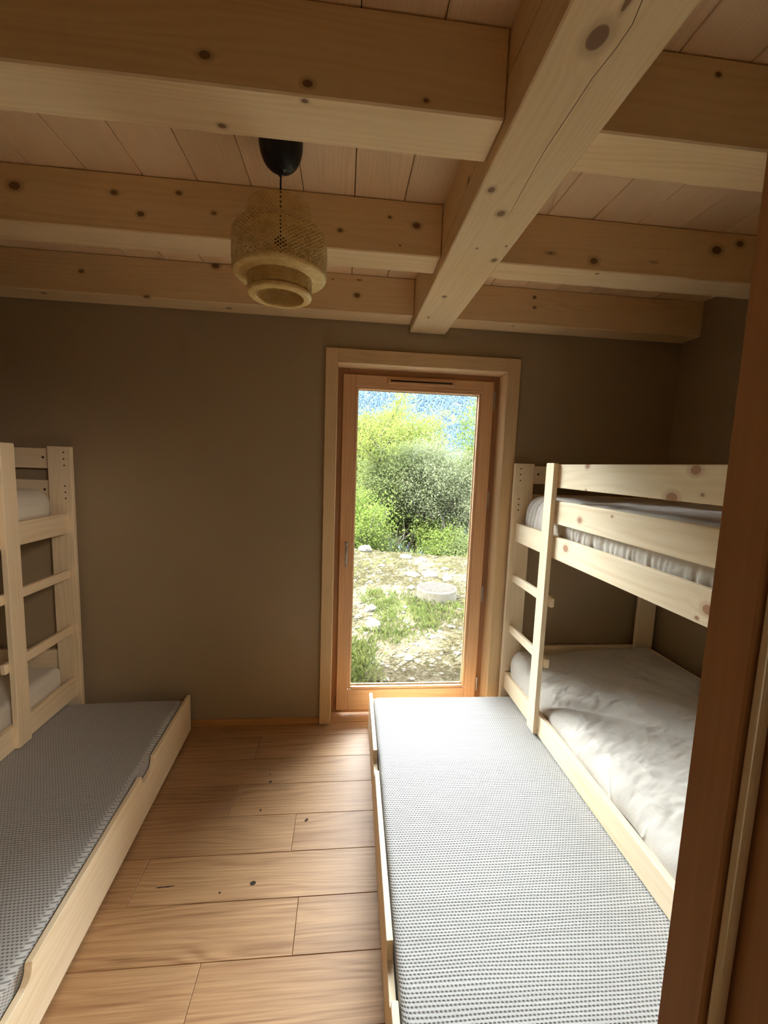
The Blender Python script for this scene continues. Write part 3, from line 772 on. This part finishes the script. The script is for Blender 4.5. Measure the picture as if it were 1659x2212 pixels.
# ------------------------------------------------------------------ outdoors
EXT = 0.268
def e(c, k=1.0): return tuple(v * EXT * k for v in c)
def gz(x, y):
    z = -0.17 + 0.02 * noise.noise(Vector((x * 1.3, y * 1.3, 0.2))) + 0.05 * noise.noise(Vector((x * 0.45, y * 0.45, 3.0)))
    crest = 8.55 - 0.32 * (x - 0.6) + 0.25 * noise.noise(Vector((x * 0.8, 0.3, 1.0)))
    if y > crest: z -= (y - crest) * 0.55 if y < crest + 6 else 3.3 + (y - crest - 6) * 0.30
    return z
def ground_mat():
    t = NT('rough_soil'); co = t.n('ShaderNodeTexCoord').outputs['Object']
    n1 = t.noise(co, 1.1, 4); n2 = t.noise(co, 9, 4, 0.65); n3 = t.noise(co, 40, 3, 0.7)
    col = t.mix(t.range(n2, 0.35, 0.62), e((0.112, 0.100, 0.066)), e((0.052, 0.041, 0.025)))
    col = t.mix(t.range(n3, 0.56, 0.66), col, e((0.150, 0.142, 0.112)))
    col = t.mix(t.range(n1, 0.48, 0.66), col, e((0.058, 0.066, 0.022)))
    return t.bsdf(col, 0.95, bump=t.math('ADD', n3, n2), bump_s=0.8, bump_d=0.03, spec=0.005)
bm = bmesh.new(); xs = np.concatenate([np.linspace(-14, -2, 14)[:-1], np.linspace(-2, 5, 78), np.linspace(5, 22, 18)[1:]]); ys = np.concatenate([np.linspace(2.63, 9.5, 84), np.linspace(9.5, 60, 40)[1:]])
grid = [[bm.verts.new((float(x), float(y), gz(x, y) + 0.018 * noise.noise(Vector((x * 7, y * 7, 0))))) for y in ys] for x in xs]
for i in range(len(xs) - 1):
    for j in range(len(ys) - 1): bm.faces.new((grid[i][j], grid[i + 1][j], grid[i + 1][j + 1], grid[i][j + 1]))
gnd = obj('ground', bm, ground_mat(), smooth=True, kind='structure', label='stony ground with patchy grass outside the glazed door')

obj('bounce_slab', box(-0.35, 1.25, YW + T + 0.003, 2.99, -0.30, -0.075, bevel=0.01), plain('pale_bounce_slab', (0.46, 0.45, 0.42), 0.9, spec=0.05), label='unseen added pale step outside the glazed door', cat='reflector')  # out of view, added to bounce daylight up onto the ceiling
# gravel and grass that nobody could count
def stone_mesh(seed, r, flat=0.5):
    b = bmesh.new(); bmesh.ops.create_icosphere(b, subdivisions=2, radius=1.0)
    for v in b.verts:
        k = 1 + 0.35 * noise.noise(v.co * 1.3 + Vector((seed * 7.1, seed, 0)))
        v.co = Vector((v.co.x * r * k, v.co.y * r * 0.8 * k, v.co.z * r * flat * k))
    return b
M['stone'] = None
def stone_mat():
    t = NT('limestone'); co = t.n('ShaderNodeTexCoord').outputs['Object']
    n = t.noise(co, 14, 3)
    return t.bsdf(t.mix(n, e((0.155, 0.145, 0.125)), e((0.105, 0.095, 0.078))), 0.9, bump=n, bump_s=0.4, bump_d=0.01, spec=0.01)
M['stone'] = stone_mat()
rng = random.Random(3)
bm = bmesh.new()
for i in range(2600):
    y = 2.8 + 5.9 * rng.random() ** 0.9; x = rng.uniform(-0.6, 0.45 * y + 0.6)
    r = 0.007 + 0.028 * rng.random() ** 4
    o0 = len(bm.verts)
    rr = bmesh.ops.create_icosphere(bm, subdivisions=1, radius=r)
    c = Vector((x, y, gz(x, y) + r * 0.25))
    for v in rr['verts']:
        k = 1 + 0.4 * noise.noise(v.co / r + Vector((i, 0, 0))); v.co = Vector((v.co.x * k, v.co.y * k, v.co.z * 0.6 * k)) + c
obj('gravel', bm, M['stone'], kind='stuff', label='loose pale gravel scattered over the ground', cat='gravel')
stones = [(1.13, 6.51, 0.13, .45, 'flat white stone just behind the concrete ring, on its left'), (1.42, 6.49, 0.15, .4, 'larger flat white stone just behind the concrete ring'), (0.46, 8.45, 0.16, .6, 'white stone at the crest by the left edge of the glass'),
          (0.345, 4.24, 0.11, .75, 'rounded pale rock low on the left of the glass'), (0.36, 4.88, 0.10, .5, 'flat pale stone left of the concrete ring'), (1.62, 6.15, 0.09, .9, 'upright beige stone touching the back of the concrete ring'),
          (0.98, 5.68, 0.06, .7, 'small pale stone immediately left of the concrete ring'), (1.23, 7.9, 0.13, .5, 'white stone on the crest near the middle of the glass'), (1.50, 7.65, 0.14, .4, 'long flat white stone on the crest right of the middle')]
for i, (x, y, r, fl, lb) in enumerate(stones):
    obj('stone', stone_mesh(i + 1, r, fl), M['stone'], loc=(x, y, gz(x, y) + r * fl * 0.30), rotz=rng.uniform(0, 3), smooth=False, label=lb, cat='stone', group='pale stones on the rough ground')
for i, (x, y, r, fl, lb) in enumerate([(0.92, 4.02, 0.06, .5, 'small pale stone in front of the concrete ring, low in the glass'), (0.20, 4.62, 0.05, .6, 'small pale stone at the left edge of the glass, level with the grass patch'), (0.62, 3.55, 0.055, .5, 'small pale stone low in the middle of the glass'),
                                       (1.78, 6.9, 0.07, .5, 'small pale stone behind the ring at the right edge of the glass'), (0.70, 7.2, 0.07, .45, 'small flat stone on the left half of the slope below the crest'), (0.42, 6.0, 0.05, .6, 'small stone at the left edge of the glass, half way up the slope')]):
    obj('stone', stone_mesh(i + 30, r, fl), M['stone'], loc=(x, y, gz(x, y) + r * fl * 0.3), rotz=rng.uniform(0, 3), label=lb, cat='stone', group='pale stones on the rough ground')
def leaf_mat(name, a, b, tr=0.35):
    t = NT(name); oi = t.n('ShaderNodeNewGeometry')
    col = t.mix(oi.outputs['Random Per Island'], e(a), e(b))
    d = t.n('ShaderNodeBsdfDiffuse'); t.set(d.inputs[0], col)
    s = t.n('ShaderNodeBsdfTranslucent'); t.set(s.inputs[0], col)
    m = t.n('ShaderNodeMixShader'); m.inputs[0].default_value = tr
    t.t.links.new(d.outputs[0], m.inputs[1]); t.t.links.new(s.outputs[0], m.inputs[2]); t.t.links.new(m.outputs[0], t.out.inputs[0]); return t.m
def build_tris(name, V, Fc, mat, parent=None, loc=(0, 0, 0), **k):
    me = bpy.data.meshes.new(name); me.from_pydata([tuple(map(float, v)) for v in V], [], Fc); me.materials.append(mat)
    o = bpy.data.objects.new(name, me); C.objects.link(o); o.location = loc
    if parent: o.parent = parent
    return props(o, **k)
def blades(n, hmin, hmax, green, seed):
    rg = random.Random(seed); V, Fc = [], []
    for i in range(n):
        y = 2.75 + 6.0 * rg.random(); x = rg.uniform(-0.5, 0.42 * y + 0.4)
        d = noise.noise(Vector((x * 0.9, y * 0.9, 4.0)))
        if green:
            d += 0.75 * math.exp(-((y - 4.75) / 0.55) ** 2) * (1 if x > 0.85 else 0.1) + (0.5 if y > 8.0 else 0) + (0.7 if (x < 0.32 and y < 3.9) else 0) - 0.42
        else: d = 0.3 - d
        if d < rg.uniform(0.0, 0.25): continue
        for k in range(rg.randint(6, 12)):
            a = rg.uniform(0, 6.283); h = rg.uniform(hmin, hmax) * (1.9 if y > 8.0 and green else 1.0); sp = rg.uniform(0.01, 0.06) if green else rg.uniform(0.04, 0.10)
            bx, by = x + rg.gauss(0, 0.035), y + rg.gauss(0, 0.035); z = gz(bx, by) - 0.01
            w = 0.0026; n0 = len(V)
            V += [(bx - w * math.sin(a), by + w * math.cos(a), z), (bx + w * math.sin(a), by - w * math.cos(a), z), (bx + sp * .5 * math.cos(a), by + sp * .5 * math.sin(a), z + h * .8), (bx + sp * 1.2 * math.cos(a), by + sp * 1.2 * math.sin(a), z + h)]
            Fc += [(n0, n0 + 1, n0 + 2), (n0, n0 + 2, n0 + 3)]
    return V, Fc
V, Fc = blades(5200, 0.03, 0.10, True, 21)
build_tris('grass', V, Fc, leaf_mat('grass_blade', (0.075, 0.105, 0.026), (0.115, 0.125, 0.042)), kind='stuff', label='tufts of fresh grass growing between the stones', cat='grass')
V, Fc = blades(3000, 0.015, 0.045, False, 22)
build_tris('dry_grass', V, Fc, leaf_mat('straw_blade', (0.125, 0.105, 0.060), (0.090, 0.085, 0.045), 0.2), kind='stuff', label='dry straw lying on the rough ground', cat='straw')

# concrete ring with cast cover
mx, my = 1.255, 5.26
mg = gz(mx, my)
def conc_mat():
    t = NT('weathered_concrete'); co = t.n('ShaderNodeTexCoord').outputs['Object']
    n = t.noise(co, 18, 4)
    return t.bsdf(t.mix(t.range(n, 0.35, 0.7), e((0.110, 0.104, 0.084)), e((0.080, 0.072, 0.054))), 0.9, bump=n, bump_s=0.3, bump_d=0.01, spec=0.01)
mh = empty('manhole', (mx, my, mg), label='round concrete inspection ring with patterned iron cover on the rough ground', cat='manhole')
obj('concrete_ring', lathe([(0.20, -0.02), (0.262, -0.02), (0.265, 0.0), (0.265, 0.145), (0.258, 0.158), (0.240, 0.160), (0.235, 0.150), (0.20, 0.150)], 48), conc_mat(), mh, smooth=False)
iron = plain('rusty_grey_iron', e((0.045, 0.036, 0.030)), 0.7, spec=0.01)
cov = obj('cover', lathe([(0, 0.158), (0.232, 0.158), (0.234, 0.150), (0.230, 0.13), (0, 0.13)], 48), iron, mh, label='cast iron cover with raised grid')
studs = bmesh.new()
for i in range(-7, 8):
    for j in range(-7, 8):
        x, y = i * 0.029, j * 0.029
        if x * x + y * y < 0.21 ** 2: box(x - 0.009, x + 0.009, y - 0.009, y + 0.009, 0.157, 0.164, bm=studs)
obj('raised_grid', studs, plain('grid_iron', e((0.085, 0.076, 0.064)), 0.7, spec=0.01), cov, kind='stuff').rotation_euler = (0, 0, 0.6)

# trees beyond the crest
def limb(b, p, dirv, length, r, depth, tips, rg):
    n = 5; pts = [p]; d = dirv.normalized(); q = p.copy()
    for k in range(n):
        d = (d + Vector((rg.gauss(0, .12), rg.gauss(0, .12), rg.gauss(0.04, .08)))).normalized(); q = q + d * (length / n); pts.append(q.copy())
    tube(pts, [r * (1 - 0.6 * k / n) for k in range(n + 1)], 6, b)
    tips += pts[2:]
    if depth > 0:
        for k in range(3 + depth):
            i = rg.randint(1, n); a = rg.uniform(0, 6.283)
            nd = (d * 0.7 + Vector((math.cos(a), math.sin(a), rg.uniform(0.1, 0.9)))).normalized()
            limb(b, pts[i], nd, length * rg.uniform(.45, .68), r * 0.42, depth - 1, tips, rg)
M['bark'] = plain('grey_bark', e((0.075, 0.068, 0.056)), 0.9, spec=0.005)
def tree(name, x, y, h, trunks, crown, n_leaf, leaf, mat, label, seed, cat='tree', group='trees beyond the crest'):
    rg = random.Random(seed); z0 = gz(x, y) - 0.05
    root = empty(name, (x, y, z0), label=label, cat=cat, group=group)
    b = bmesh.new(); tips = []
    for tr_ in range(trunks):
        a = rg.uniform(0, 6.283); lean = 0.0 if trunks == 1 else 0.28
        limb(b, Vector((0.10 * math.cos(a) * (trunks > 1), 0.10 * math.sin(a) * (trunks > 1), -0.05)), Vector((lean * math.cos(a), lean * math.sin(a), 1)), h * rg.uniform(.50, .6), 0.017 * h * (0.75 if trunks > 1 else 1), 2, tips, rg)
    obj('trunk', b, M['bark'], root)
    # leaves: clusters on limb tips and inside the crown ellipsoid
    cx, cy, cz, rx, ry, rz = crown
    V, Fc = [], []
    cl = [t for t in tips if t.z > (0.55 if cat == 'tree' else 0.12) * h]
    nc = max(30, n_leaf // 45)
    centers = []
    for k in range(nc):
        if rg.random() < 0.45 and cl: c = rg.choice(cl) + Vector((rg.gauss(0, .12), rg.gauss(0, .12), rg.gauss(0, .12)))
        else:
            while True:
                u = Vector((rg.uniform(-1, 1), rg.uniform(-1, 1), rg.uniform(-1, 1)))
                if 0.25 < u.length < 1: break
            u *= 1 + 0.5 * noise.noise(u * 1.9 + Vector((seed, 0, 0)))
            c = Vector((cx + u.x * rx, cy + u.y * ry, cz + u.z * rz))
        centers.append(c)
    npr = np.random.RandomState(seed)
    per = n_leaf // nc
    for c in centers:
        s = rg.uniform(.10, .24)
        P = npr.normal(0, 1, (per, 3)) * s * np.array([1, 1, .7]) + np.array(c)
        A = npr.normal(0, 1, (per, 3)); A /= np.linalg.norm(A, axis=1)[:, None]
        B = np.cross(A, npr.normal(0, 1, (per, 3))); B /= np.linalg.norm(B, axis=1)[:, None]
        l = leaf * npr.uniform(.7, 1.3, (per, 1))
        n0 = len(V)
        quad = np.stack([P - A * l, P + B * l * .5, P + A * l, P - B * l * .5], 1).reshape(-1, 3)
        V.extend(quad.tolist()); Fc.extend([(n0 + 4 * i, n0 + 4 * i + 1, n0 + 4 * i + 2, n0 + 4 * i + 3) for i in range(per)])
    build_tris('foliage', V, Fc, mat, root, kind='stuff')
    return root
G1 = leaf_mat('yellow_green_leaf', (0.118, 0.155, 0.032), (0.160, 0.175, 0.052), 0.45)
G2 = leaf_mat('soft_green_leaf', (0.110, 0.145, 0.048), (0.165, 0.190, 0.085), 0.6)
G3 = leaf_mat('grey_green_leaf', (0.125, 0.150, 0.072), (0.185, 0.200, 0.122), 0.6)
G4 = leaf_mat('fresh_green_leaf', (0.085, 0.135, 0.026), (0.140, 0.172, 0.045), 0.45)
def top_h(y, x, ratio): return CAM_Z + ratio * y - (gz(x, y) - 0.05)
def tall(rx_, y, ratio, rx, rz, n, leaf, mat, label, seed, trunks=1):
    x = rx_ * y; h = top_h(y, x, ratio)
    return tree('tree', x, y, h, trunks, (0, 0, h - rz, rx, rx * 0.9, rz), n, leaf, mat, label, seed)
# crowns are sized so that each tree reaches the height it shows against the far slope
tall(0.118, 14.5, 0.146, 1.00, 1.9, 34000, 0.034, G1, 'tall yellow-green tree with the highest crown in the middle of the glass', 11)
tall(0.182, 14.0, 0.118, 0.95, 1.7, 30000, 0.034, G1, 'bright yellow-green tree just right of the tallest crown', 12)
tall(0.322, 13.0, 0.162, 0.72, 1.9, 20000, 0.036, G4, 'tall green tree cut off by the right edge of the glass', 13)
tall(0.048, 13.5, 0.122, 0.95, 1.8, 28000, 0.034, G1, 'yellow-green tree at the left edge of the glass', 14)
tall(0.205, 11.6, 0.072, 1.00, 1.12, 30000, 0.030, G3, 'grey-green tree with a pale bare trunk, right of the middle', 15)
tall(0.128, 12.0, 0.060, 1.05, 1.10, 30000, 0.031, G2, 'soft green tree with several grey trunks left of the middle', 16, 3)
tall(0.110, 13.6, -0.030, 1.15, 1.0, 34000, 0.040, G1, 'broad yellow-green shrub filling the gap behind the grey trunks', 23, 2)
tall(0.235, 13.4, -0.020, 1.15, 1.1, 34000, 0.040, G4, 'broad fresh green shrub behind the pale bare trunk', 24, 2)
tall(0.318, 12.2, 0.050, 0.85, 1.15, 18000, 0.032, G3, 'grey-green tree half hidden at the right edge of the glass', 19, 2)
for i, (rx_, y, h, m, lb) in enumerate([(0.035, 10.3, 2.3, G4, 'fresh green bush on the crest at the left edge of the glass'), (0.088, 11.0, 1.4, G2, 'low dark green bush left of the grey trunks'), (0.166, 11.3, 0.9, G2, 'low green bush between the grey trunks and the pale bare trunk'),
                                       (0.250, 10.6, 1.7, G4, 'green bush right of the pale bare trunk'), (0.315, 10.2, 1.5, G2, 'dark green bush at the right edge of the crest')]):
    tree('bush', rx_ * y, y, h, 3, (0, 0, h * 0.60, 0.60, 0.5, h * 0.40), 11000, 0.030, m, lb, 40 + i, 'bush', 'bushes on the crest')

# wooded mountainside across the valley
def mz(x, y): return -160 + max(0, y - 600) * 0.62 + 26 * noise.noise(Vector((x * 0.003, y * 0.003, 0))) + 9 * noise.noise(Vector((x * 0.01, y * 0.01, 2)))
bm = bmesh.new()
xs = np.linspace(-1200, 2000, 90); ys = np.linspace(500, 2300, 60)
grid = [[bm.verts.new((float(x), float(y), mz(x, y))) for y in ys] for x in xs]
for i in range(len(xs) - 1):
    for j in range(len(ys) - 1): bm.faces.new((grid[i][j], grid[i + 1][j], grid[i + 1][j + 1], grid[i][j + 1]))
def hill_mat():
    t = NT('haze_tinted_slope'); co = t.n('ShaderNodeTexCoord').outputs['Object']
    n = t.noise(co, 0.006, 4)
    return t.bsdf(t.mix(t.range(n, 0.45, 0.6), e((0.055, 0.080, 0.090)), e((0.095, 0.122, 0.080))), 0.95, spec=0.0)  # blue of the distance haze is mixed into the slope colours
obj('mountain', bm, hill_mat(), smooth=True, kind='structure', label='wooded mountainside tinted blue for haze, across the valley')
V, Fc = [], []
rg = random.Random(5)
for i in range(26000):
    y = rg.uniform(640, 1500); x = y * rg.uniform(-0.12, 0.48)
    mead = noise.noise(Vector((x * 0.0055, y * 0.0055, 9)))
    if mead > 0.22: continue
    z = mz(x, y); h = rg.uniform(6, 12); w = h * 0.24; n0 = len(V)
    V += [(x + w * math.cos(k * 1.2566), y + w * math.sin(k * 1.2566), z + h * 0.1) for k in range(5)] + [(x, y, z + h)]
    Fc += [(n0 + k, n0 + (k + 1) % 5, n0 + 5) for k in range(5)]
build_tris('conifer_forest', V, Fc, leaf_mat('haze_tinted_conifer', (0.030, 0.050, 0.085), (0.058, 0.082, 0.115), 0.0), kind='stuff', label='distant conifer forest tinted blue for haze, on the mountainside', cat='forest')  # conifer colours carry the haze's blue
